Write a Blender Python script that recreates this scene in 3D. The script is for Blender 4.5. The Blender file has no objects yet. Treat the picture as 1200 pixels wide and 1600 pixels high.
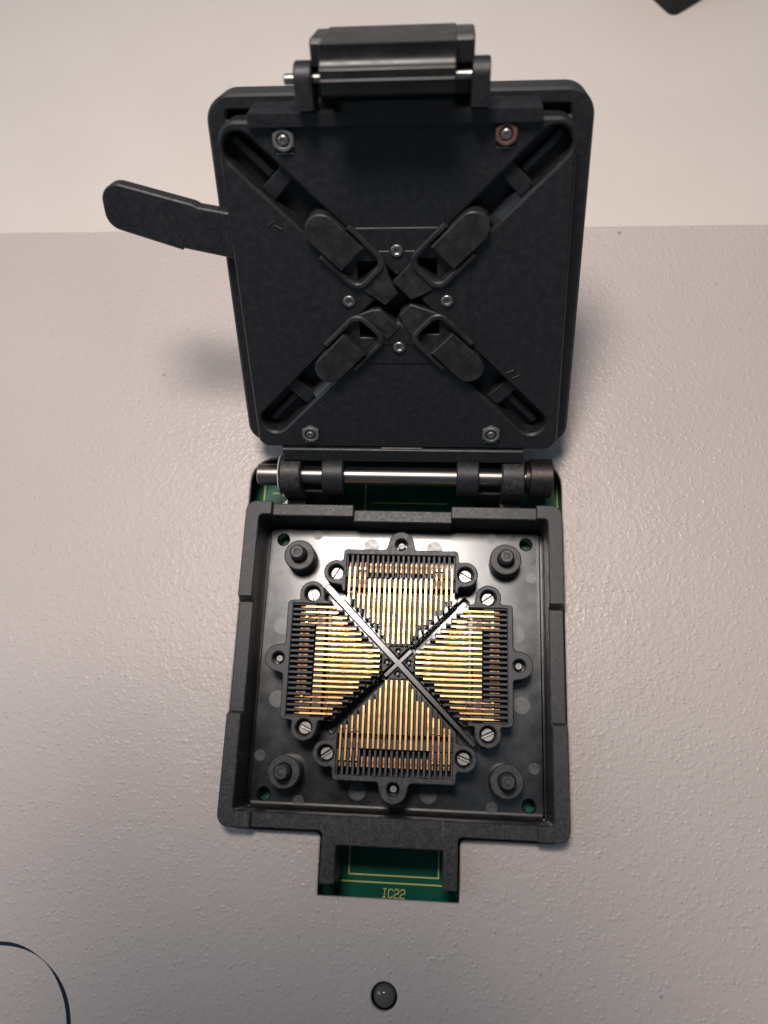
import bpy, bmesh, math, random
from mathutils import Vector, Matrix
from mathutils.geometry import tessellate_polygon
random.seed(7)
S = 0.001                       # all dimensions below are millimetres
PI = math.pi
scn = bpy.context.scene
COL = scn.collection

# ------------------------------------------------------------------ camera
cd = bpy.data.cameras.new("camera")
cam = bpy.data.objects.new("camera", cd); COL.objects.link(cam)
cam.location = (10.903 * S, -19.530 * S, 195.960 * S)
cam.rotation_mode = 'XYZ'
cam.rotation_euler = (0.2957783, 0.0706579, 0.0402575)
cd.sensor_fit = 'VERTICAL'; cd.sensor_height = 24.0
cd.lens = 1213.69 / 1600 * 24.0
cd.clip_start = 0.005; cd.clip_end = 50
cd.dof.use_dof = True
cd.dof.focus_distance = 0.180
cd.dof.aperture_fstop = cd.lens / 2.0          # entrance pupil about 2 mm, as in a phone
scn.camera = cam

# ------------------------------------------------------------------ world + lamps
w = bpy.data.worlds.new("World"); scn.world = w; w.use_nodes = True
w.node_tree.nodes["Background"].inputs[0].default_value = (0.60, 0.84, 1.06, 1)
w.node_tree.nodes["Background"].inputs[1].default_value = 0.155

def lamp(name, loc, target, size, power, col, shape='DISK', size_y=None):
    ld = bpy.data.lights.new(name, 'AREA'); ld.shape = shape; ld.size = size * S
    if size_y: ld.size_y = size_y * S
    ld.energy = power; ld.color = col
    o = bpy.data.objects.new(name, ld); COL.objects.link(o)
    o.location = Vector(loc) * S
    o.rotation_euler = (Vector(target) - Vector(loc)).to_track_quat('-Z', 'Y').to_euler()
    return o
lamp("ceiling_lamp", (-32, 118, 430), (-10, 40, 0), 105, 1.62, (1.0, 0.915, 0.855), 'RECTANGLE', 112)
lamp("window_light", (-420, 60, 260), (0, 30, 20), 160, 0.35, (0.72, 0.85, 1.0), 'RECTANGLE', 300)

scn.view_settings.view_transform = 'Standard'; scn.view_settings.look = 'None'
scn.view_settings.exposure = 0.0; scn.view_settings.gamma = 1.0

# ------------------------------------------------------------------ materials
def mat(name, c1, c2=None, rough=0.5, rough2=None, metal=0.0, nscale=300, bump=0.0, bscale=2500, bdist=0.05,
        lo=0.4, hi=0.65, spec=0.5, detail=6.0, kind='noise', coat=0.0, specks=0.0, scratch=0.0, stretch=None):
    m = bpy.data.materials.new(name); m.use_nodes = True
    nt = m.node_tree; N = nt.nodes; L = nt.links
    b = N["Principled BSDF"]
    b.inputs["Metallic"].default_value = metal
    b.inputs["Specular IOR Level"].default_value = spec
    b.inputs["Coat Weight"].default_value = coat
    tc = N.new("ShaderNodeTexCoord"); src = tc.outputs["Object"]
    if stretch:
        mp = N.new("ShaderNodeMapping"); mp.inputs["Scale"].default_value = stretch
        L.new(src, mp.inputs["Vector"]); src = mp.outputs[0]
    n = N.new("ShaderNodeTexNoise"); n.inputs["Scale"].default_value = nscale; n.inputs["Detail"].default_value = detail
    n.inputs["Roughness"].default_value = 0.65
    L.new(src, n.inputs["Vector"])
    mr = N.new("ShaderNodeMapRange"); mr.inputs[1].default_value = lo; mr.inputs[2].default_value = hi
    L.new(n.outputs[0], mr.inputs[0])
    mx = N.new("ShaderNodeMix"); mx.data_type = 'RGBA'
    mx.inputs[6].default_value = (*c1, 1); mx.inputs[7].default_value = (*(c2 or c1), 1)
    L.new(mr.outputs[0], mx.inputs[0])
    col = mx.outputs[2]
    if specks > 0:
        v = N.new("ShaderNodeTexNoise"); v.inputs["Scale"].default_value = 3200; v.inputs["Detail"].default_value = 2
        L.new(src, v.inputs["Vector"])
        vr = N.new("ShaderNodeMapRange"); vr.inputs[1].default_value = 0.60; vr.inputs[2].default_value = 0.74
        vr.inputs[4].default_value = specks
        L.new(v.outputs[0], vr.inputs[0])
        m2 = N.new("ShaderNodeMix"); m2.data_type = 'RGBA'; m2.inputs[7].default_value = (0.22, 0.20, 0.19, 1)
        L.new(vr.outputs[0], m2.inputs[0]); L.new(col, m2.inputs[6]); col = m2.outputs[2]
    if scratch > 0:
        mp2 = N.new("ShaderNodeMapping"); mp2.inputs["Scale"].default_value = (1, 0.07, 1); mp2.inputs["Rotation"].default_value = (0, 0, 0.6)
        L.new(tc.outputs["Object"], mp2.inputs["Vector"])
        v = N.new("ShaderNodeTexNoise"); v.inputs["Scale"].default_value = 1500; v.inputs["Detail"].default_value = 3
        L.new(mp2.outputs[0], v.inputs["Vector"])
        vr = N.new("ShaderNodeMapRange"); vr.inputs[1].default_value = 0.64; vr.inputs[2].default_value = 0.80; vr.inputs[4].default_value = scratch
        L.new(v.outputs[0], vr.inputs[0])
        m2 = N.new("ShaderNodeMix"); m2.data_type = 'RGBA'; m2.inputs[7].default_value = (0.25, 0.23, 0.22, 1)
        L.new(vr.outputs[0], m2.inputs[0]); L.new(col, m2.inputs[6]); col = m2.outputs[2]
    L.new(col, b.inputs["Base Color"])
    rr = N.new("ShaderNodeMapRange"); rr.inputs[3].default_value = rough; rr.inputs[4].default_value = rough if rough2 is None else rough2
    L.new(mr.outputs[0], rr.inputs[0]); L.new(rr.outputs[0], b.inputs["Roughness"])
    if bump > 0:
        t = N.new("ShaderNodeTexNoise"); t.inputs["Scale"].default_value = bscale; t.inputs["Detail"].default_value = 3
        L.new(src, t.inputs["Vector"])
        bp = N.new("ShaderNodeBump"); bp.inputs["Strength"].default_value = bump; bp.inputs["Distance"].default_value = bdist * S
        L.new(t.outputs[0], bp.inputs["Height"]); L.new(bp.outputs[0], b.inputs["Normal"])
    return m

M = {}
M['rim'] = mat('worn_black_plastic', (0.013, 0.012, 0.0122), (0.048, 0.044, 0.0445), 0.42, 0.58, nscale=1100, detail=9, lo=0.38, hi=0.68, bump=0.5, bscale=2200, bdist=0.03, specks=0.45, scratch=0.32)
M['floor'] = mat('satin_black_plastic', (0.0035, 0.0035, 0.0045), (0.006, 0.006, 0.007), 0.22, 0.28, nscale=180, spec=1.0, coat=0.6, bump=0.03, bscale=2500, bdist=0.004, specks=0.04)
M['mark'] = mat('matte_mould_mark', (0.022, 0.021, 0.021), (0.05, 0.048, 0.048), 0.32, 0.42, nscale=500, spec=1.0)
M['lid'] = mat('dusty_black_plastic', (0.0095, 0.0100, 0.0118), (0.0175, 0.0175, 0.0190), 0.46, 0.58, nscale=650, detail=9, lo=0.42, hi=0.70, bump=0.35, bscale=2600, bdist=0.02, specks=0.12, scratch=0.05)
M['clip'] = mat('grey_black_plastic', (0.011, 0.011, 0.012), (0.028, 0.027, 0.026), 0.45, 0.58, nscale=350, bump=0.25, bscale=3000, bdist=0.012, specks=0.12, scratch=0.10)
M['latch'] = mat('smooth_latch_plastic', (0.014, 0.013, 0.012), (0.024, 0.022, 0.020), 0.33, 0.42, nscale=300, bump=0.10, bscale=2500, bdist=0.006)
M['facet'] = mat('glossy_facet', (0.012, 0.012, 0.014), rough=0.27, spec=0.45)
M['washer'] = mat('pale_washer', (0.55, 0.52, 0.49), rough=0.4)
M['rivet'] = mat('dull_rivet', (0.30, 0.29, 0.28), (0.2, 0.19, 0.19), 0.45, 0.55, metal=0.9)
M['block'] = mat('contact_block_plastic', (0.018, 0.017, 0.018), (0.070, 0.066, 0.066), 0.42, 0.58, nscale=900, bump=0.35, bscale=3600, bdist=0.015, specks=0.30)
M['rib'] = mat('brownish_rib_plastic', (0.022, 0.018, 0.017), (0.055, 0.044, 0.040), 0.42, 0.55, nscale=900, bump=0.25, bscale=3600, bdist=0.01, specks=0.15)
M['gold'] = mat('gold_plating', (0.89, 0.585, 0.25), (0.60, 0.365, 0.14), 0.29, 0.44, metal=1.0, nscale=500, bump=0.15, bscale=1200, bdist=0.01)
def age_gold(m):
    nt = m.node_tree; N = nt.nodes; L = nt.links; b = N["Principled BSDF"]; src = b.inputs["Base Color"].links[0].from_socket
    oi = N.new("ShaderNodeObjectInfo"); mr = N.new("ShaderNodeMapRange"); mr.inputs[3].default_value = 0.62; mr.inputs[4].default_value = 1.0
    L.new(oi.outputs["Random"], mr.inputs[0])
    hs = N.new("ShaderNodeHueSaturation"); L.new(src, hs.inputs["Color"]); L.new(mr.outputs[0], hs.inputs["Value"])
    tc = N.new("ShaderNodeTexCoord"); ad = N.new("ShaderNodeVectorMath"); ad.operation = 'ADD'
    L.new(tc.outputs["Object"], ad.inputs[0]); L.new(oi.outputs["Location"], ad.inputs[1])
    n = N.new("ShaderNodeTexNoise"); n.inputs["Scale"].default_value = 420; n.inputs["Detail"].default_value = 4; L.new(ad.outputs[0], n.inputs["Vector"])
    r2 = N.new("ShaderNodeMapRange"); r2.inputs[1].default_value = 0.56; r2.inputs[2].default_value = 0.70; r2.inputs[4].default_value = 0.6
    L.new(n.outputs[0], r2.inputs[0])
    mx = N.new("ShaderNodeMix"); mx.data_type = 'RGBA'; mx.inputs[7].default_value = (0.24, 0.12, 0.05, 1)
    L.new(r2.outputs[0], mx.inputs[0]); L.new(hs.outputs[0], mx.inputs[6]); L.new(mx.outputs[2], b.inputs["Base Color"])
age_gold(M['gold'])
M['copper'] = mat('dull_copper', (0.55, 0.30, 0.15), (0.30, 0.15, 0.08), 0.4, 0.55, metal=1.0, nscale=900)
M['steel'] = mat('polished_steel', (0.34, 0.31, 0.29), (0.20, 0.18, 0.165), 0.27, 0.40, metal=1.0, nscale=250, bump=0.2, bscale=3000, bdist=0.02, stretch=(0.15, 1, 1))
M['brown_steel'] = mat('browned_steel', (0.080, 0.066, 0.061), (0.045, 0.037, 0.035), 0.38, 0.5, metal=0.9, nscale=400, scratch=0.35)
M['nickel'] = mat('nickel_screw', (0.36, 0.345, 0.33), (0.22, 0.21, 0.20), 0.30, 0.44, metal=1.0, nscale=900, bump=0.3, bscale=3000, bdist=0.03)
M['nut'] = mat('zinc_nut', (0.13, 0.14, 0.13), (0.17, 0.18, 0.17), 0.5, 0.55, metal=0.3, nscale=600)
M['rust'] = mat('rusty_nut', (0.17, 0.075, 0.065), (0.12, 0.055, 0.048), 0.55, 0.65, metal=0.1, nscale=900)
M['bolt'] = mat('bolt_end', (0.30, 0.28, 0.26), (0.2, 0.19, 0.18), 0.4, 0.5, metal=0.9, nscale=900)
M['pcb'] = mat('green_solder_mask', (0.003, 0.105, 0.062), (0.004, 0.125, 0.075), 0.3, 0.36, nscale=200, spec=0.3)
M['silk'] = mat('yellow_silkscreen', (0.66, 0.64, 0.22), (0.55, 0.54, 0.18), 0.6, nscale=900)
M['solder'] = mat('solder_pad', (0.55, 0.58, 0.56), (0.45, 0.5, 0.48), 0.35, metal=0.9)
M['black'] = mat('black_interior', (0.006, 0.006, 0.006), rough=0.7)
M['led'] = mat('frosted_led', (0.105, 0.096, 0.086), (0.125, 0.113, 0.102), 0.14, 0.2, coat=0.3, nscale=300)
M['ink'] = mat('dark_blue_ink', (0.002, 0.011, 0.024), rough=0.45)
M['bag'] = mat('dark_case', (0.006, 0.0065, 0.006), rough=0.75)

def panel_mat():
    m = bpy.data.materials.new('textured_powder_coat'); m.use_nodes = True
    nt = m.node_tree; N = nt.nodes; L = nt.links; b = N["Principled BSDF"]
    tc = N.new("ShaderNodeTexCoord")
    n = N.new("ShaderNodeTexNoise"); n.inputs["Scale"].default_value = 40; n.inputs["Detail"].default_value = 5
    L.new(tc.outputs["Object"], n.inputs["Vector"])
    mx = N.new("ShaderNodeMix"); mx.data_type = 'RGBA'
    mx.inputs[6].default_value = (0.570, 0.484, 0.448, 1); mx.inputs[7].default_value = (0.615, 0.522, 0.482, 1)
    L.new(n.outputs[0], mx.inputs[0])
    d = N.new("ShaderNodeTexVoronoi"); d.inputs["Scale"].default_value = 120      # sparse dark dirt specks
    L.new(tc.outputs["Object"], d.inputs["Vector"])
    dr = N.new("ShaderNodeMapRange"); dr.inputs[1].default_value = 0.09; dr.inputs[2].default_value = 0.02; dr.inputs[4].default_value = 0.75
    L.new(d.outputs["Distance"], dr.inputs[0])
    sel = N.new("ShaderNodeSeparateColor"); L.new(d.outputs["Color"], sel.inputs[0])
    gt = N.new("ShaderNodeMath"); gt.operation = 'GREATER_THAN'; gt.inputs[1].default_value = 0.925; L.new(sel.outputs[0], gt.inputs[0])
    ml = N.new("ShaderNodeMath"); ml.operation = 'MULTIPLY'; L.new(gt.outputs[0], ml.inputs[0]); L.new(dr.outputs[0], ml.inputs[1])
    m2 = N.new("ShaderNodeMix"); m2.data_type = 'RGBA'; m2.inputs[7].default_value = (0.16, 0.14, 0.13, 1)
    L.new(ml.outputs[0], m2.inputs[0]); L.new(mx.outputs[2], m2.inputs[6])
    L.new(m2.outputs[2], b.inputs["Base Color"])
    b.inputs["Specular IOR Level"].default_value = 0.5
    ng = N.new("ShaderNodeTexNoise"); ng.inputs["Scale"].default_value = 22; ng.inputs["Detail"].default_value = 6; L.new(tc.outputs["Object"], ng.inputs["Vector"])
    gr = N.new("ShaderNodeMapRange"); gr.inputs[1].default_value = 0.35; gr.inputs[2].default_value = 0.65; gr.inputs[3].default_value = 0.30; gr.inputs[4].default_value = 0.46
    L.new(ng.outputs[0], gr.inputs[0]); L.new(gr.outputs[0], b.inputs["Roughness"])
    v = N.new("ShaderNodeTexNoise"); v.inputs["Scale"].default_value = 800; v.inputs["Detail"].default_value = 3.0; v.inputs["Roughness"].default_value = 0.5
    L.new(tc.outputs["Object"], v.inputs["Vector"])
    v2 = N.new("ShaderNodeTexVoronoi"); v2.feature = 'SMOOTH_F1'; v2.inputs["Scale"].default_value = 1000
    L.new(tc.outputs["Object"], v2.inputs["Vector"])
    vr = N.new("ShaderNodeMapRange"); vr.interpolation_type = 'SMOOTHSTEP'; vr.inputs[1].default_value = 0.42; vr.inputs[2].default_value = 0.08
    L.new(v2.outputs["Distance"], vr.inputs[0])
    sc = N.new("ShaderNodeSeparateColor"); L.new(v2.outputs["Color"], sc.inputs[0])
    pw = N.new("ShaderNodeMath"); pw.operation = 'POWER'; pw.inputs[1].default_value = 1.1; L.new(sc.outputs[1], pw.inputs[0])
    mu = N.new("ShaderNodeMath"); mu.operation = 'MULTIPLY'; mu.label = 'grains'; L.new(vr.outputs[0], mu.inputs[0]); L.new(pw.outputs[0], mu.inputs[1])
    ad = N.new("ShaderNodeMath"); ad.operation = 'MULTIPLY_ADD'; ad.inputs[1].default_value = 1.5
    L.new(v.outputs[0], ad.inputs[0]); L.new(mu.outputs[0], ad.inputs[2])
    bp = N.new("ShaderNodeBump"); bp.inputs["Strength"].default_value = 0.75; bp.inputs["Distance"].default_value = 0.19 * S
    L.new(ad.outputs[0], bp.inputs["Height"]); L.new(bp.outputs[0], b.inputs["Normal"])
    return m
M['panel'] = panel_mat()
M['table'] = mat('smooth_white_laminate', (0.83, 0.725, 0.652), (0.85, 0.745, 0.672), 0.5, 0.55, nscale=30, bump=0.05, bscale=900, bdist=0.05)

# ------------------------------------------------------------------ mesh helpers
IDM = Matrix.Identity(4)
AX = Matrix(((0, 0, 1, 0), (1, 0, 0, 0), (0, 1, 0, 0), (0, 0, 0, 1)))      # polygon (u,v) lies in (y,z), extruded along x

def area(p):
    return 0.5 * sum(p[i][0] * p[(i + 1) % len(p)][1] - p[(i + 1) % len(p)][0] * p[i][1] for i in range(len(p)))
def ccw(p): return list(p) if area(p) > 0 else list(p)[::-1]
def inset(p, c):                                      # p ccw: towards the inside; cw (a hole): into the material
    n = len(p); out = []
    for i in range(n):
        a, b, d = p[i - 1], p[i], p[(i + 1) % n]
        e1 = Vector((b[0] - a[0], b[1] - a[1])); e2 = Vector((d[0] - b[0], d[1] - b[1]))
        if e1.length < 1e-9: e1 = e2
        if e2.length < 1e-9: e2 = e1
        e1.normalize(); e2.normalize()
        n1 = Vector((-e1.y, e1.x)); n2 = Vector((-e2.y, e2.x)); s = n1 + n2
        k = s.length_squared
        s = n1 if k < 0.3 else s * (2 / k)
        out.append((b[0] + s.x * c, b[1] + s.y * c))
    return out
def prism(bm, outer, z0, z1, holes=(), c=0.0, c0=0.0, mi=0, mt=IDM):
    loops = [ccw(outer)] + [ccw(h)[::-1] for h in holes]
    levels = []
    if c0 > 0: levels += [(z0, c0), (z0 + c0, 0)]
    else: levels.append((z0, 0))
    if c > 0: levels += [(z1 - c, 0), (z1, c)]
    else: levels.append((z1, 0))
    rows = []
    for z, k in levels:
        r = []
        for lp in loops:
            q = inset(lp, k) if k else lp
            r.append([bm.verts.new(mt @ Vector((x, y, z))) for x, y in q])
        rows.append(r)
    fs = []
    for a, b in zip(rows[:-1], rows[1:]):
        for la, lb in zip(a, b):
            n = len(la)
            for i in range(n):
                j = (i + 1) % n
                fs.append(bm.faces.new((la[i], la[j], lb[j], lb[i])))
    for ri, flip in ((0, True), (-1, False)):
        k = levels[ri][1]
        if not holes:
            vs = rows[ri][0]; fs.append(bm.faces.new(vs[::-1] if flip else vs))
        else:
            qs = [inset(lp, k) if k else lp for lp in loops]
            flat = [v for lp in rows[ri] for v in lp]; co = [p for lp in qs for p in lp]
            for t in tessellate_polygon([[Vector((x, y, 0)) for x, y in lp] for lp in qs]):
                a = area([co[i] for i in t])
                if abs(a) < 1e-9: continue
                t = t if (a > 0) != flip else t[::-1]
                try: fs.append(bm.faces.new([flat[i] for i in t]))
                except ValueError: pass
    for f in fs: f.material_index = mi
    return bm
def rect(x0, x1, y0, y1): return [(x0, y0), (x1, y0), (x1, y1), (x0, y1)]
def box(bm, x0, x1, y0, y1, z0, z1, c=0.0, mi=0, mt=IDM, c0=0.0): return prism(bm, rect(x0, x1, y0, y1), z0, z1, c=c, mi=mi, mt=mt, c0=c0)
def circ(x, y, r, n=32, a0=0.0): return [(x + r * math.cos(a0 + 2 * PI * i / n), y + r * math.sin(a0 + 2 * PI * i / n)) for i in range(n)]
def arc(x, y, r, a, b, n=12): return [(x + r * math.cos(math.radians(a + (b - a) * i / n)), y + r * math.sin(math.radians(a + (b - a) * i / n))) for i in range(n + 1)]
def rrect(x0, x1, y0, y1, r, n=8):
    return arc(x1 - r, y1 - r, r, 0, 90, n) + arc(x0 + r, y1 - r, r, 90, 180, n) + arc(x0 + r, y0 + r, r, 180, 270, n) + arc(x1 - r, y0 + r, r, 270, 360, n)
def rpoly(pts, rad, n=6):                             # polygon with each corner rounded (rad number or list)
    out = []; m = len(pts)
    for i, b in enumerate(pts):
        r = rad[i] if isinstance(rad, (list, tuple)) else rad
        a, d = Vector(pts[i - 1]), Vector(pts[(i + 1) % m]); b = Vector(b)
        if r <= 0: out.append(tuple(b)); continue
        u, v = (a - b), (d - b); lu, lv = u.length, v.length; u.normalize(); v.normalize()
        ang = u.angle(v); t = min(r / math.tan(ang / 2), lu * .48, lv * .48); r2 = t * math.tan(ang / 2)
        cpt = b + (u + v).normalized() * (r2 / math.sin(ang / 2))
        p0, p1 = b + u * t, b + v * t
        a0 = math.atan2(*(p0 - cpt).yx); a1 = math.atan2(*(p1 - cpt).yx); da = (a1 - a0 + PI) % (2 * PI) - PI
        out += [(cpt.x + r2 * math.cos(a0 + da * k / n), cpt.y + r2 * math.sin(a0 + da * k / n)) for k in range(n + 1)]
    return out
def densify(p, step):
    out = []
    for i, a in enumerate(p):
        b = p[(i + 1) % len(p)]; d = math.dist(a, b); k = max(1, int(d / step))
        out += [(a[0] + (b[0] - a[0]) * j / k, a[1] + (b[1] - a[1]) * j / k) for j in range(k)]
    return out
def resample(p, step):
    d = densify(p, .05); out = [d[0]]; acc = 0
    for a, b in zip(d, d[1:]):
        acc += math.dist(a, b)
        if acc >= step: out.append(b); acc = 0
    return out
def chaikin(p, it=2):
    for _ in range(it):
        q = []
        for i, a in enumerate(p):
            b = p[(i + 1) % len(p)]
            q += [(a[0] * .75 + b[0] * .25, a[1] * .75 + b[1] * .25), (a[0] * .25 + b[0] * .75, a[1] * .25 + b[1] * .75)]
        p = q
    q = []
    for i, b in enumerate(p):                         # drop collinear points
        a, d = p[i - 1], p[(i + 1) % len(p)]
        if abs((b[0] - a[0]) * (d[1] - b[1]) - (b[1] - a[1]) * (d[0] - b[0])) > 1e-5: q.append(b)
    return q
def lathe(bm, prof, n=40, mt=IDM, mi=0):              # prof: (radius, height) about local z
    rings = []
    for r, h in prof:
        if r < 1e-6: rings.append([bm.verts.new(mt @ Vector((0, 0, h)))])
        else: rings.append([bm.verts.new(mt @ Vector((r * math.cos(2 * PI * i / n), r * math.sin(2 * PI * i / n), h))) for i in range(n)])
    for a, b in zip(rings[:-1], rings[1:]):
        for i in range(n):
            j = (i + 1) % n
            q = [a[i % len(a)], a[j % len(a)], b[j % len(b)], b[i % len(b)]]
            u = []
            for v in q:
                if v not in u: u.append(v)
            if len(u) > 2: bm.faces.new(u).material_index = mi
    for e, f in ((rings[0], True), (rings[-1], False)):
        if len(e) > 2: bm.faces.new(e[::-1] if f else e).material_index = mi
def rodm(x0, y, z): return Matrix.Translation((x0, y, z)) @ Matrix.Rotation(PI / 2, 4, 'Y')   # local z -> +x

def mesh(bm, name, mats, ang=32):
    bmesh.ops.recalc_face_normals(bm, faces=bm.faces[:])
    me = bpy.data.meshes.new(name)
    for v in bm.verts: v.co *= S
    bm.to_mesh(me); bm.free()
    for m in (mats if isinstance(mats, (list, tuple)) else [mats]): me.materials.append(M[m])
    me.polygons.foreach_set("use_smooth", [True] * len(me.polygons))
    me.set_sharp_from_angle(angle=math.radians(ang))
    return me
def put(name, me, parent=None, loc=(0, 0, 0), rot=(0, 0, 0)):
    o = bpy.data.objects.new(name, me); COL.objects.link(o)
    o.location = Vector(loc) * S; o.rotation_euler = rot
    if parent: o.parent = parent
    return o
def tag(o, label=None, cat=None, group=None, kind=None):
    if label: o['label'] = label
    if cat: o['category'] = cat
    if group: o['group'] = group
    if kind: o['kind'] = kind
    return o
B = bmesh.new

# ------------------------------------------------------------------ setting
ZP = 7.0                                              # top of the housing panel
bm = B(); box(bm, -900, 900, -700, 1100, -45, -25)
tag(put('tabletop', mesh(bm, 'tabletop', 'table')), kind='structure')

# housing panel with the socket cut-out and the hole for the indicator
hole = rpoly([(-40.0, -38.8), (-16.2, -38.8), (-16.2, -52.0), (15.4, -52.0), (15.4, -38.8), (39.85, -38.8), (40.1, 52.0), (-40.1, 52.0)],
             [4.5, 1.2, 0.3, 0.3, 1.2, 4.5, 6.5, 6.5])
LX, LY = -0.42, -70.9
bm = B()
prism(bm, rrect(-190, 170, -230, 122.6, 2.0), ZP - 1.5, ZP, holes=[hole, circ(LX, LY, 2.85, 32)], c=0.25)
for x0, x1, y0, y1 in ((-190, 170, 121.1, 122.55), (-190, 170, -230, -228.5), (-190, -188.5, -228, 121), (168.5, 170, -228, 121)):
    box(bm, x0 + .05, x1 - .05, y0, y1, -25, ZP - 1.2)
panel = tag(put('equipment_housing', mesh(bm, 'equipment_housing', 'panel')),
            'off-white textured metal housing panel with a cut-out round the black socket', 'housing')
bm = B()                                              # dark blue ring printed on the panel, thin in one stretch
cx, cy, R0, n = -86.3, -83.0, 17.6, 96
ro, ri = [], []
for i in range(n):
    a = 2 * PI * i / n
    wd = 0.24 + 0.16 * (1 - math.cos(a - math.radians(58))) if math.cos(a - math.radians(58)) > -1 else .5
    wd = max(0.18, 0.80 + 0.14 * math.cos(a + .3) - 0.68 * math.exp(-((math.degrees(a) - 58) / 17) ** 2)) + 0.05 * math.sin(5 * a)
    ro.append((cx + (R0 + wd / 2) * math.cos(a), cy + (R0 + wd / 2) * math.sin(a)))
    ri.append((cx + (R0 - wd / 2) * math.cos(a), cy + (R0 - wd / 2) * math.sin(a)))
prism(bm, ro, ZP + 0.004, ZP + 0.03, holes=[ri])
put('ring_mark', mesh(bm, 'ring_mark', 'ink'), panel)

# indicator light in its hole
bm = B()
lathe(bm, [(2.75, -4.9), (2.75, 1.2), (2.5, 1.4), (2.5, 5.2)] + [(2.5 * math.cos(a), 5.2 + 2.4 * math.sin(a)) for a in [PI / 2 * k / 10 for k in range(1, 11)]], 40)
tag(put('indicator_light', mesh(bm, 'indicator_light', 'led'), loc=(LX, LY, 0)), 'small grey domed indicator light set in a round hole in front of the socket', 'indicator light')

# circuit board far down in the cut-out
ZB = -5.0
pcb = tag(put('circuit_board', mesh(box(B(), -60, 60, -78, 70, ZB - 1.6, ZB), 'circuit_board', 'pcb')),
          'green circuit board with yellow markings seen under the socket', 'circuit board')
def strokes(segs, wd, z):
    bm = B()
    for k, (x0, y0, x1, y1) in enumerate(segs):
        d = Vector((x1 - x0, y1 - y0)); l = d.length; d.normalize(); nn = Vector((-d.y, d.x)) * wd / 2; e = d * wd * .3
        a, b = Vector((x0, y0)) - e, Vector((x1, y1)) + e
        prism(bm, [tuple(a - nn), tuple(b - nn), tuple(b + nn), tuple(a + nn)], z, z + 0.03 + 0.004 * k)
    return bm
seg = [(-10.55, -42, -10.55, -48.85), (-10.55, -48.85, 10.73, -48.85), (10.73, -48.85, 10.73, -42), (-13.5, -50.42, 13.5, -50.42),
       (-11.0, 38, -11.0, 49), (-9, 43.8, 11, 43.8), (40.6, 36, 40.6, 56), (41.9, 36, 41.9, 56), (-36.6, 46.0, -30, 46.0), (-39, 40, -39, 50)]
for k, sgm in enumerate(seg): put('silkscreen_line', mesh(strokes([sgm], 0.36, ZB + .004 + .004 * k), 'silkscreen_line', 'silk'), pcb)
def glyph(ch, x, y, w_, h):
    T = {'I': [(.15, 0, .85, 0), (.5, 0, .5, 1), (.15, 1, .85, 1)],
         'C': [(1, .82, .75, 1), (.75, 1, .25, 1), (.25, 1, 0, .8), (0, .8, 0, .2), (0, .2, .25, 0), (.25, 0, .75, 0), (.75, 0, 1, .18)],
         '2': [(0, .8, .2, 1), (.2, 1, .8, 1), (.8, 1, 1, .8), (1, .8, 1, .6), (1, .6, .75, .48), (.75, .48, .2, .42), (.2, .42, 0, .25), (0, .25, 0, 0), (0, 0, 1, 0)]}[ch]
    return [(x + a * w_ + b * .12, y + b * h, x + c * w_ + d * .12, y + d * h) for a, b, c, d in T]
sg = []
for i, ch in enumerate('IC22'): sg += glyph(ch, -2.45 + i * 1.42, -53.55, 1.0, 1.85)
put('printed_text', mesh(strokes(sg, 0.24, ZB + .004), 'printed_text', 'silk'), pcb)
bm = B(); prism(bm, rpoly([(-34.6, 42.2), (-30.5, 46.2), (-29.2, 43.6), (-31.2, 40.6)], .6), ZB + .004, ZB + .05); prism(bm, circ(-33.4, 46.0, .75), ZB + .004, ZB + .09, holes=[circ(-33.4, 46.0, .4)], mi=1)
put('solder_pad', mesh(bm, 'solder_pad', ['solder', 'silk']), pcb)

# dark case at the far corner of the table
bm = B(); prism(bm, rrect(0, 90, 0, 60, 3.0), 0, 16, c=1.5, c0=.5)
tag(put('black_case', mesh(bm, 'black_case', 'bag'), loc=(88.4, 233.6, -24.99), rot=(0, 0, math.radians(36))), 'blurred corner of a black case lying on the white table at upper right', 'case')

# ------------------------------------------------------------------ the socket
root = bpy.data.objects.new('test_socket', None); COL.objects.link(root); root.empty_display_size = 0.02
tag(root, 'open black clamshell test socket with gold contacts mounted in the housing panel', 'test socket')

# --- base: walls, lugs, hinge blocks
RY, RZ = 44.8, 14.0                                   # hinge axis
xo, yo, yi, th = 39.2, 38.5, 38.2, 3.5
bm = B()
def side_prof(zc): return [(-32.6, -7), (32.9, -7), (32.9, 12.25), (14.3, 12.25), (13.0, 9.9), (-12.8, 9.9), (-13.6, 12.25), (-32.6, 12.25)]
for sx in (-1, 1):                                    # side walls with the lower middle stretch
    x0, x1 = (-xo, -xo + th) if sx < 0 else (xo - th, xo)
    prism(bm, side_prof(0), x0, x1, c=.25, c0=.25, mt=AX)
def corner(sx, sy, lx, top, rad):
    pts = [(0, 0), (-lx, 0), (-lx, th), (-th, th), (-th, 5.6), (0, 5.6)]
    q = rpoly(pts, [rad, 0, 0.4, 1.6, 0, 0])
    yy = yo if sy > 0 else -yi
    nb = len(bm.verts)
    prism(bm, [(sx * (xo + x), yy - sy * y) for x, y in q], -6.9, top, c=.25)
    bm.verts.ensure_lookup_table(); ye = yy - sy * 5.6
    for v in bm.verts[nb:]:
        if abs(v.co.y - ye) < .3: v.co.y = ye
corner(-1, 1, 6.6, 12.25, 5.0); corner(1, 1, 6.2, 12.25, 4.6); corner(-1, -1, 7.6, 12.25, 4.6); corner(1, -1, 7.0, 12.25, 4.6)
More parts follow.
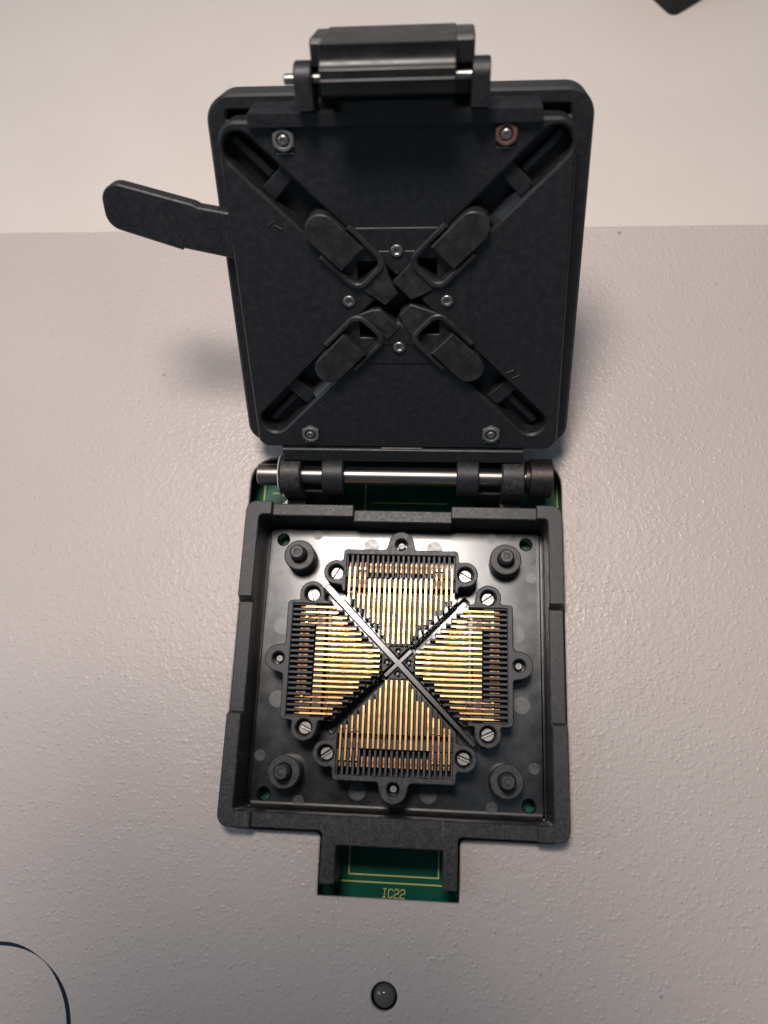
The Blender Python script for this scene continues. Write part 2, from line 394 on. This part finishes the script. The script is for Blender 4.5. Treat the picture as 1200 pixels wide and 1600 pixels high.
# back wall: two shoulders and the lower middle
box(bm, -33.0, -12.2, yo - th + .2, yo - .15, -6.8, 10.4, c=.25); box(bm, 12.3, 33.3, yo - th + .2, yo - .15, -6.8, 10.4, c=.25)
box(bm, -12.4, 12.5, yo - th - .5, yo - .9, -6.7, 8.4, c=.25)
# front wall with the two lugs
fr = rpoly([(-33, -yi + th - .1), (-33, -yi + .05), (-15.4, -yi + .05), (-15.4, -49.0), (-12.1, -49.0), (-12.1, -41.0), (11.6, -41.0), (11.6, -49.0), (14.9, -49.0), (14.9, -yi + .05), (33.5, -yi + .05), (33.5, -yi + th - .1)],
           [0, 0, 1.0, .3, .3, .3, .3, .3, .3, 1.0, 0, 0])
prism(bm, fr, -6.8, 10.6, c=.25)
# hinge knuckles of the base and their feet
for x0, x1 in ((-30.2, -25.0), (24.3, 29.7)):
    prof = arc(RY, RZ, 4.75, -20, 200, 22) + [(RY - 4.4, -6), (RY + 4.2, -6)]
    prism(bm, prof, x0, x1, c=.35, c0=.35, mt=AX)
    box(bm, x0 + .3, x1 - .3, yo - .6, RY - 3.5, -6.2, 7.0)
for x0, x1 in ((-25.2, -19.0), (18.6, 24.5)):
    box(bm, x0, x1, 41.7, 43.8, -6.3, 10.0, c=.2)
for x0, x1 in ((-25.2, -19.0), (18.6, 24.5)):
    box(bm, x0, x1, 38.0, 39.8, -6.4, 1.5, c=.2)
base = put('socket_base', mesh(bm, 'socket_base', 'rim'), root)

# --- base floor with holes, ridges
bm = B()
hs = [circ(sx * 31.6, sy * 31.6, 1.45, 24) for sx in (-1, 1) for sy in (-1, 1)]
for a0, a1 in ((5.6, 23.5), (-23.5, -5.6)):            # narrow slots added to darken one diagonal gap between the blocks, standing in for shade
    hs.append([((u - v) * .70711, (u + v) * .70711) for u, v in rpoly([(a0, -.85), (a1, -.85), (a1, .85), (a0, .85)], .3)])
prism(bm, rrect(-35.15, 35.15, -34.2, 34.7, .8), -3.0, 0, holes=hs, c=.3)
for a0, a1 in ((5.0, 24.2), (-24.2, -5.0)): box(bm, a0, a1, -1.4, 1.4, -3.6, -2.7, mt=Matrix.Rotation(PI / 4, 4, 'Z'))  # black bottoms that keep the added slots dark
box(bm, -36.2, 36.2, -35.2, -34.3, -5, -1.2); box(bm, -36.2, -35.3, -34.4, 35.4, -5, -1.21); box(bm, 35.3, 36.2, -34.4, 35.4, -5, -1.22)
for a in (45, 135):
    mt = Matrix.Rotation(math.radians(a), 4, 'Z')
    if a == 135: prism(bm, rpoly([(-26.5, -.62), (26.5, -.9), (26.5, .9), (-26.5, .62)], 0), -.5, 4.2, c=.2, mt=mt)
    else:
        box(bm, -4.6, 4.6, -.6, .6, -.4, 4.22, c=.2, mt=mt)
prism(bm, [(-34.75, -1)] + arc(-33.2, 1.5, 1.5, 180, 270, 8) + [(-33.2, -1)], -34.6, 34.6, mt=AX, mi=1)     # fillet at the foot of the front wall
put('base_floor', mesh(bm, 'base_floor', ['floor', 'latch']), base)

# mould marks
me_s = mesh(prism(B(), circ(0, 0, 1.32, 28), -.3, .035), 'ejector_mark', 'mark')
me_b = mesh(prism(B(), circ(0, 0, 2.05, 32), -.3, .035), 'ejector_mark', 'mark')
for x, y in ((-32.0, 23.5), (-22.5, 33.0), (22.8, 33.0), (32.8, 22.9), (32.9, -23.2), (22.9, -32.4), (-23.0, -32.8), (-33.2, -22.8)): put('ejector_mark', me_s, base, (x, y, 0))
for x, y in ((-8.2, 30.2), (8.2, 29.9), (-30.3, 8.8), (-30.0, -9.3), (28.9, 8.4), (30.1, -8.7), (8.0, -30.1), (-9.0, -30.1)): put('ejector_mark', me_b, base, (x, y, 0))

# locating posts
bm = B()
lathe(bm, [(3.95, -.5), (3.9, 5.6), (3.65, 5.85), (2.2, 5.85), (1.85, 5.3), (1.85, 8.9), (1.45, 9.45), (.75, 9.45), (.6, 9.25), (0, 9.3)], 44)
me = mesh(bm, 'locating_post', 'block')
for sx, sy in ((-1, 1), (1, 1), (-1, -1), (1, -1)): put('locating_post', me, base, (sx * 26, sy * 26.2, 0))

# --- hinge pin
bm = B(); lathe(bm, [(2.0, 0), (2.2, .2), (2.2, 66), (1.9, 66.2), (1.9, 68)], 40, rodm(-36.4, RY, RZ))
hinge = put('hinge_pin', mesh(bm, 'hinge_pin', 'steel'), root)
bm = B(); lathe(bm, [(2.3, 0), (2.55, .25), (2.75, .3), (2.75, 5.7), (2.4, 6.0)], 40, rodm(-36.3, RY, RZ))
put('bushing', mesh(bm, 'bushing', 'steel'), hinge)
bm = B(); lathe(bm, [(4.95, 0), (5.05, .12), (4.95, .24)], 44, rodm(-30.55, RY, RZ))
put('washer', mesh(bm, 'washer', 'washer'), hinge)
bm = B(); lathe(bm, [(3.3, -.9), (3.3, -.1), (4.6, 0), (4.8, .2), (4.8, 5.2), (4.55, 5.5), (2.2, 5.5), (2.0, 4.9), (0, 4.9)], 48, rodm(31.1, RY, RZ))
put('hinge_cap', mesh(bm, 'hinge_cap', 'brown_steel'), hinge)

# ------------------------------------------------------------------ contact blocks
P = 1.27
tips = [15.0, 14.9, 12.8, 12.6, 10.3, 9.1, 9.0, 6.2, 4.35, 4.3, 4.25, 4.3, 4.35, 6.2, 8.9, 9.05, 10.3, 12.5, 12.7, 14.9, 15.0]
def block_mesh():
    bm = B()
    lob = lambda s: [(s * x, y) for x, y in arc(16.0, 21.6, 3.2, 122, -122, 22)] if s > 0 else [(-x, y) for x, y in arc(16.0, 21.6, 3.2, -122, 122, 22)]
    right = arc(16.0, 21.6, 3.2, -122, 122, 22)
    left = [(-x, y) for x, y in reversed(right)]
    top = [(14.4, 27.5), (3.3, 27.5)] + arc(0, 28.95, 3.35, -20, 200, 20) + [(-3.3, 27.5), (-14.4, 27.5)]
    U = [(14.4, 16.6)] + right + top + left + [(-14.4, 16.6)]
    inner = [(-13.45, 16.9), (13.45, 16.9), (13.45, 26.1), (-13.45, 26.1)]
    Us = chaikin(resample([(14.4, 8)] + U[1:-1] + [(-14.4, 8)], 1.75), 3)
    k0 = next(i for i in range(len(Us)) if Us[i][1] > 16.9 and Us[i - 1][1] <= 16.9)
    Us = [p for p in Us[k0:] + Us[:k0] if p[1] > 16.9]
    Us = [(Us[0][0], 16.9)] + Us + [(Us[-1][0], 16.9)] + [inner[0], inner[3], inner[2], inner[1]]
    prism(bm, Us, 3.0, 8.0, holes=[circ(16, 21.6, 1.95, 26), circ(-16, 21.6, 1.95, 26), circ(0, 28.9, 1.5, 26)], c=.22)
    tri = chaikin(densify([(14.4, 15.8), (1.5, 2.6), (0, 1.15), (-1.5, 2.6), (-14.4, 15.8), (-14.4, 27.0), (14.4, 27.0)], .8), 2)
    prism(bm, tri, 1.0, 3.1, c=.15, mi=2)
    for s in (-1, 1): prism(bm, circ(s * 16, 21.6, 2.85, 30), .2, 4.2, mi=0)   # feet under the lobes
    prism(bm, circ(0, 28.9, 3.0, 30), .2, 4.2, mi=2)
    prism(bm, rpoly([(0, 1.2), (2.3, 3.5), (2.0, 3.95), (-2.0, 3.95), (-2.3, 3.5)], .25), 3.0, 5.2, holes=[circ(0, 2.65, .8, 20)], c=.15)
    for i in range(22):
        t = (i - 10.5) * P; a = .30
        lim = max(abs(t) + 1.9, 4.0)
        r_in = lim
        if i in (0, 21): a = .22
        box(bm, t - a, t + a, 20.45, 26.3, 2.9, 7.45, c=.08)
        if 0 < i < 21:
            box(bm, t - .42, t + .42, 18.0, 20.3, 2.9, 6.75, c=.08, mi=1)
            if r_in < 16.5: box(bm, t - a, t + a, r_in, 16.9, 2.9, 6.1, c=.08, mi=1)
    box(bm, -13.4, 13.4, 18.2, 20.2, 2.8, 5.6, mi=1)
    return mesh(bm, 'contact_block', ['block', 'rib', 'floor'])
def contact_mesh(tip, outer):
    bm = B(); h = .28
    if outer == 0:                                    # long central contact: upper beam, lower leg, tail in its slot
        box(bm, -h, h, tip, 20.2, 6.95, 7.35, c=.08)
        box(bm, -h, h, tip + .0, tip + .5, 5.6, 7.0)
        box(bm, -.22, .22, tip + 1.9, 16.8, 3.7, 4.2, c=.06)
        for q in (.25, .5, .8):
            r = tip + 2 + (14.5 - tip) * q
            box(bm, -.26, .26, r, r + .9, 4.1, 4.8, c=.1)
        box(bm, -h, h, 17.6, 18.0, 4.6, 7.0)
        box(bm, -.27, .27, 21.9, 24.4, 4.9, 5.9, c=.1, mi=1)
    elif outer == 1:                                  # outermost pair: straight beam with a joint near the tip
        box(bm, -h, h, tip, tip + 1.05, 6.9, 7.4, c=.1)
        box(bm, -.22, .22, tip + .9, tip + 1.5, 6.7, 7.1)
        box(bm, -h, h, tip + 1.3, 23.1, 7.0, 7.5, c=.1)
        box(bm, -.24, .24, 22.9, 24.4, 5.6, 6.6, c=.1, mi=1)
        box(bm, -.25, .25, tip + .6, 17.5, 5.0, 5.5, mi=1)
    else:                                             # second pair: low waist between the bright tip and heel
        box(bm, -h, h, tip, tip + 3.3, 6.75, 7.25, c=.1)
        box(bm, -.35, .35, tip + 3.2, tip + 3.8, 6.6, 7.1, c=.12)
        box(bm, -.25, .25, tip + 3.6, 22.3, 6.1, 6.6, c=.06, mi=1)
        box(bm, -.36, .36, 22.2, 23.2, 6.5, 7.25, c=.2)
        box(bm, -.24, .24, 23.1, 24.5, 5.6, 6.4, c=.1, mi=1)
        box(bm, -.27, .27, tip + 1.4, 17, 4.6, 5.1)
    return mesh(bm, 'contact_pin', ['gold', 'copper'])
def slot_screw():
    bm = B()
    for s in (-1, 1):
        hp = [(x, y) for x, y in [(1.62 * math.cos(a), s * 1.62 * math.sin(a)) for a in [math.radians(9 + 162 * k / 18) for k in range(19)]]]
        prism(bm, hp, 4.6, 5.7, c=.22)
    prism(bm, circ(0, 0, 1.6, 30), 3.2, 5.0)
    return mesh(bm, 'slotted_screw', 'nickel')
bmh = block_mesh(); scr_me = slot_screw()
cm = {}
def contact(i):
    k = min(i, 20 - i); outer = 1 if k < 2 else 2 if k < 4 else 0
    key = (outer, tips[i])
    if key not in cm: cm[key] = contact_mesh(tips[i], outer)
    return cm[key]
bm = B(); lathe(bm, [(.95, 2), (.95, 5.7), (.7, 6.1), (.4, 6.1), (.3, 5.9), (0, 5.9)], 26); riv_me = mesh(bm, 'rivet', 'rivet')
bm = B(); lathe(bm, [(.55, 2.6), (.5, 5.0), (.3, 5.2), (0, 5.2)], 20); pin_me = mesh(bm, 'alignment_pin', 'mark')
for q, ang in enumerate((0, 90, 180, 270)):
    blk = put('contact_block', bmh, root, rot=(0, 0, math.radians(ang)))
    tag(blk, ('contact block nearest the hinge, lying in bright light', 'contact block on the left of the base', 'contact block nearest the front lugs', 'contact block on the right of the base')[q])
    for i in range(21): put('contact_pin', contact(i), blk, ((i - 10) * P, 0, random.uniform(-.04, .04)), (0, 0, random.uniform(-.004, .004)))
    sa = ((60, -30), (65, 15), (-20, 35), (-55, -65))[q]
    for s, a in zip((-1, 1), sa): put('slotted_screw', scr_me, blk, (s * 16, 21.6, 0), (random.uniform(-.04, .04) * 0, 0, math.radians(a)))
    put('rivet', riv_me, blk, (0, 28.9, 0)); put('alignment_pin', pin_me, blk, (0, 2.65, 0))

# ------------------------------------------------------------------ lid (local x, w up along the lid, h towards the viewer)
AL = 0.95952
LC = (0.07, 71.14, 52.03)
# frame plate
fo = rpoly([(-36.5, 38.6), (37.0, 38.4), (39.6, -39.2), (-38.4, -39.6)], [5.2, 5.2, 4.6, 4.6], 10)
bm = B()
prism(bm, fo, -13, -5, holes=[rpoly([(-33.0, 34.0), (-26.5, 34.0), (-26.5, 35.7), (-32.3, 35.7)], .4), rpoly([(26.5, 33.6), (33.0, 33.6), (32.4, 35.5), (26.5, 35.5)], .4)], c=.5, c0=.6)
for x0, x1 in ((-34, -26), (26, 34)): box(bm, x0, x1, 33, 36.4, -12.6, -9.5)      # closed bottoms of the two corner recesses
# top bar carrying the latch
prism(bm, [(34.05, -6), (34.0, 1.5), (36.3, 1.7), (38.15, -12.9), (36, -12.9)], -27.2, 27.0, c=.3, c0=.3, mt=AX)
# ears for the latch pin
LW, LH = 41.95, 2.5
for x0, x1 in ((-17.1, -13.9), (14.0, 17.2)):
    prism(bm, arc(LW, LH, 2.9, -90, 88, 18) + [(37.3, 5.2), (36.4, 1.2), (36, -1.9)], x0, x1, c=.25, c0=.25, mt=AX)
# bottom strip and the lid's own knuckles
HW, HH = -46.2, -0.27
box(bm, -29.3, 29.0, -41.3, -37.75, -6, .7, c=.3)
box(bm, -5, 5, -39.5, -37.4, -6, .45, c=.2)
for x0, x1 in ((-19.7, -14.4), (13.3, 18.7)):
    prism(bm, [(y, z) for y, z in arc(HW, HH, 4.8, 30, 330, 26)] + [(-41.0, -3.2), (-41.0, 1.6)], x0, x1, c=.3, c0=.3, mt=AX)
lid = put('lid', mesh(bm, 'lid', 'lid'), root, LC, (AL, 0, 0))

# inner plate with the X of guide channels
def X_arm():
    pts = []; r = 3.2
    for k in range(4):
        a = 45 + 90 * k; d = Vector((math.cos(math.radians(a)), math.sin(math.radians(a))))
        e = 42.2 + (0.5 if k in (2, 3) else 0)
        pts.append((r * math.sqrt(2) * math.cos(math.radians(a - 45)), r * math.sqrt(2) * math.sin(math.radians(a - 45))))
        c = d * e
        pts += arc(c.x, c.y, r, a - 90, a + 90, 14)
    return pts
X = X_arm()
ipl = rpoly([(-33.6, 34.9), (33.6, 34.4), (36.9, -37.7), (-34.9, -37.7)], [3.6, 3.6, 3.0, 2.6], 8)
bm = B(); prism(bm, ipl, -5.6, 0, holes=[X], c=.5)
put('inner_plate', mesh(bm, 'inner_plate', 'lid'), lid)
# channel walls' chamfer line, bridges and rails inside the channels
bm = B(); box(bm, 31.2, 34.6, -3.15, 3.15, -5.5, -1.8, c=.25); br_me = mesh(bm, 'channel_bridge', 'lid')
bm = B(); box(bm, 34.6, 44.6, -.9, .9, -5.5, -3.0, c=.3); rl_me = mesh(bm, 'channel_rail', 'lid')
for k in range(4):
    put('channel_bridge', br_me, lid, rot=(0, 0, math.radians(45 + 90 * k))); put('channel_rail', rl_me, lid, rot=(0, 0, math.radians(45 + 90 * k)))
bm = B(); prism(bm, [(3.5, -.5), (3.5, -5.5), (1.7, -5.5), (1.7, -2.3)], 24.0, 31.3, mt=AX)
fc_me = mesh(bm, 'slot_facet', 'facet')
for a, m_ in ((225, 1), (45, -1)):
    o = put('slot_facet', fc_me, lid)
    o.rotation_euler = (0, 0, math.radians(a)); o.scale = (1, m_, 1)
# centre insert: four wedges of a square plate, stepped
bm = B()
for k in range(4):
    mt = Matrix.Rotation(math.radians(90 * k), 4, 'Z')
    o = 5.1
    prism(bm, [(o - o + .35, o + .1), (15.0 - o, 15.0), (-(15.0 - o), 15.0), (-.35, o + .1)], -1, .28, c=.18, mt=mt)
    prism(bm, [(.3, o + .4), (10.4 - o, 10.4), (-(10.4 - o), 10.4), (-.3, o + .4)], 0, .5, c=.15, mt=mt)
put('centre_insert', mesh(bm, 'centre_insert', 'lid'), lid)
# cap screws
bm = B(); prism(bm, circ(0, 0, 1.25, 28), 0, 1.0, holes=[circ(0, 0, .55, 6)], c=.15); prism(bm, circ(0, 0, 1.2, 20), -.2, .55)
prism(bm, circ(0, 0, 1.62, 28), -.3, .53, mi=1)
me = mesh(bm, 'cap_screw', ['bolt', 'black'])
for k, (x, y) in enumerate(((0, 10.5), (-10.4, -.2), (10.3, -.2), (0, -10.8))): put('cap_screw', me, lid, (x, y, 0), (0, 0, k * .4))
# hex nuts, bolt ends and the glint on each nut pocket's edge
bm = B(); prism(bm, circ(0, 0, 2.25, 6, PI / 6), -.3, .75); prism(bm, circ(0, 0, 2.0, 36), .5, 1.0, holes=[circ(0, 0, 1.3, 24)], c=.15); prism(bm, circ(0, 0, 1.32, 24), .6, .78, mi=1)
nut_me = mesh(bm, 'hex_nut', ['nut', 'black'])
rn = nut_me.copy(); rn.name = 'hex_nut'; rn.materials[0] = M['rust']
bm = B(); lathe(bm, [(.95, -.3), (.95, .95), (.7, 1.15), (.4, 1.15), (.35, 1.0), (0, 1.05)], 26); bolt_me = mesh(bm, 'bolt_end', 'bolt')
bm = B(); box(bm, -1.6, 1.6, -2.62, -2.38, -.3, .22, c=.05); led_me = mesh(bm, 'pocket_edge_glint', 'nickel')  # pale metal bar standing in for light caught on the plastic edge
for k, (x, y) in enumerate(((-20.9, 31.6), (20.7, 31.9), (-21.8, -33.6), (21.1, -33.2))):
    nn = put('hex_nut', rn if k == 1 else nut_me, lid, (x, y, 0))
    if k == 1: tag(nn, 'reddish brown hex nut at the upper right of the lid')
    put('bolt_end', bolt_me, lid, (x, y, 0)); put('pocket_edge_glint', led_me, lid, (x, y, 0))
# small moulding nicks
bm = B()
for x, y, a in ((-25.3, 16.0, .6), (17.0, 24.6, -.9), (25.9, -18.3, .5), (-18.5, -26.4, -.7), (-23.9, 15.2, -.5), (24.6, -17.0, .4)):
    box(bm, -.9, .9, -.18, .18, -.2, .22, c=.1, mt=Matrix.Translation((x, y, 0)) @ Matrix.Rotation(a, 4, 'Z'))
tag(put('moulding_nick', mesh(bm, 'moulding_nick', 'clip'), lid), kind='stuff')

# sliding clips
def clip_mesh(tip):
    bm = B()
    cap = [(12.8, -3.3)] + arc(21.2, 0, 3.3, -90, 90, 16) + [(12.8, 3.3)]
    prism(bm, cap, -4.5, 2.1, c=.25)
    # U-shaped wall
    outr = [(17.6, -4.7), (17.6, -3.75)]
    U = [(17.8, 4.75)] + arc(9.6, 2.0, 2.75, 90, 180, 8)[0:] + arc(9.6, -2.0, 2.75, 180, 270, 8) + [(17.8, -4.75), (17.8, -3.6)] + arc(9.9, -1.7, 1.9, 270, 180, 6) + arc(9.9, 1.7, 1.9, 180, 90, 6) + [(17.8, 3.6)]
    prism(bm, U, -4, 1.5, c=.3)
    # pocket floor with its corner-shaped hole
    prism(bm, [(13.0, -3.6), (13.0, 3.6), (8.3, 3.6), (11.5, .3), (8.3, -3.0), (8.3, -3.6)], -4.5, -.3, c=.15)
    # flat-ended tip; the four tips interlock round the centre
    s0, t0, t1 = tip
    prism(bm, [(7.4, -3.8), (7.4, max(3.8, t1)), (s0 + .3, t1), (s0, t1 - .3), (s0, t0), (4.6, max(-3.8, t0 - 1.2))], -4, .9, c=.2)
    q = [(6.6, t0, .85), (6.6, t1 - .6, .85), (s0 + .4, t1 - .8, .85), (s0 + 1.2, t0 + .4, .85), (s0 + 2.6, (t0 + t1) / 2 + .9, 1.25)]
    vs = [bm.verts.new(v) for v in q]
    for f in ((0, 1, 4), (1, 2, 4), (2, 3, 4), (3, 0, 4), (3, 2, 1, 0)): bm.faces.new([vs[i] for i in f])
    return mesh(bm, 'clip', 'clip', 25)
cmes = [clip_mesh(t) for t in ((1.07, -1.0, 2.7), (1.76, -1.9, 3.5), (3.3, -1.3, 4.6), (2.1, -2.2, 1.4))]
for k, (a, ds) in enumerate(((135, 0), (45, .3), (225, .9), (315, .4))):
    o = put('sliding_clip', cmes[k], lid, (ds * math.cos(math.radians(a)), ds * math.sin(math.radians(a)), 0), (0, 0, math.radians(a)))

# lever sticking out at the left between frame and inner plate
lv = rpoly([(-59.9, 24.6), (-41.6, 19.35), (-40.4, 18.7), (-31.5, 17.0), (-31.5, 7.4), (-45.0, 10.4), (-45.2, 10.0), (-60.3, 15.15)],
           [3.8, .5, .5, 0, 0, .1, .1, 3.6], 10)
bm = B(); prism(bm, lv, -5.4, -2.0, c=.3, c0=.3)
for x, y, r in ((-54.6, 18.2, 2.9), (-39.6, 13.6, 3.2)):
    prism(bm, circ(x, y, r, 32), -2.3, -1.93, holes=[circ(x, y, r - .16, 32)])
put('lever', mesh(bm, 'lever', 'lid'), lid)

# latch and its pin
bm = B()
lp = [(49.0, -4), (48.25, 11.75), (47.5, 11.35), (46.8, 11.15), (46.1, 11.2), (45.5, 11.45), (45.0, 11.9), (44.75, 12.35), (44.6, 12.45), (43.2, 12.15), (42.95, 12.4), (42.75, 12.25), (42.6, 11.9), (40.8, 11.2), (40.5, 10.6), (41.0, 6.6), (40.6, 3.8), (39.0, 2.6), (39.0, -4)]
prism(bm, lp, -11.4, 11.2, c=.15, c0=.15, mt=AX)
for x0, x1 in ((-14.0, -10.2), (11.0, 14.4)):
    prism(bm, rpoly([(48.6, -6), (48.3, 3.2), (47.4, 4.0), (44.0, 3.5), (43.5, 1.0), (38.6, .3), (38.6, -6)], .3), x0, x1, c=.3, c0=.3, mt=AX)
put('latch', mesh(bm, 'latch', 'latch', 40), lid)
bm = B(); lathe(bm, [(.7, 0), (.9, .25), (.9, 36), (.7, 36.2)], 26, rodm(-19.2, LW, LH))
put('latch_pin', mesh(bm, 'latch_pin', 'nickel'), lid)

# ------------------------------------------------------------------ the photographer's phone, which shades the near edge of the panel
bm = B(); prism(bm, rrect(-80, 6, -94, 61, 9), 0, 8, c=.8, c0=.8)
ph = put('smartphone', mesh(bm, 'smartphone', 'bag'))
ph.matrix_world = Matrix.Translation(cam.location) @ cam.rotation_euler.to_matrix().to_4x4() @ Matrix.Translation((0, 0, .003))
tag(ph, 'black smartphone held above the socket to take the picture, outside the frame', 'smartphone')
bm = B(); prism(bm, rrect(-78, 4, -92, 59, 8), 7.99, 8.06); put('screen', mesh(bm, 'screen', 'black'), ph)
bm = B(); prism(bm, circ(0, 0, 7, 40), -1.2, .2, holes=[circ(0, 0, 4, 40)], c0=.2); put('lens_ring', mesh(bm, 'lens_ring', 'bag'), ph)
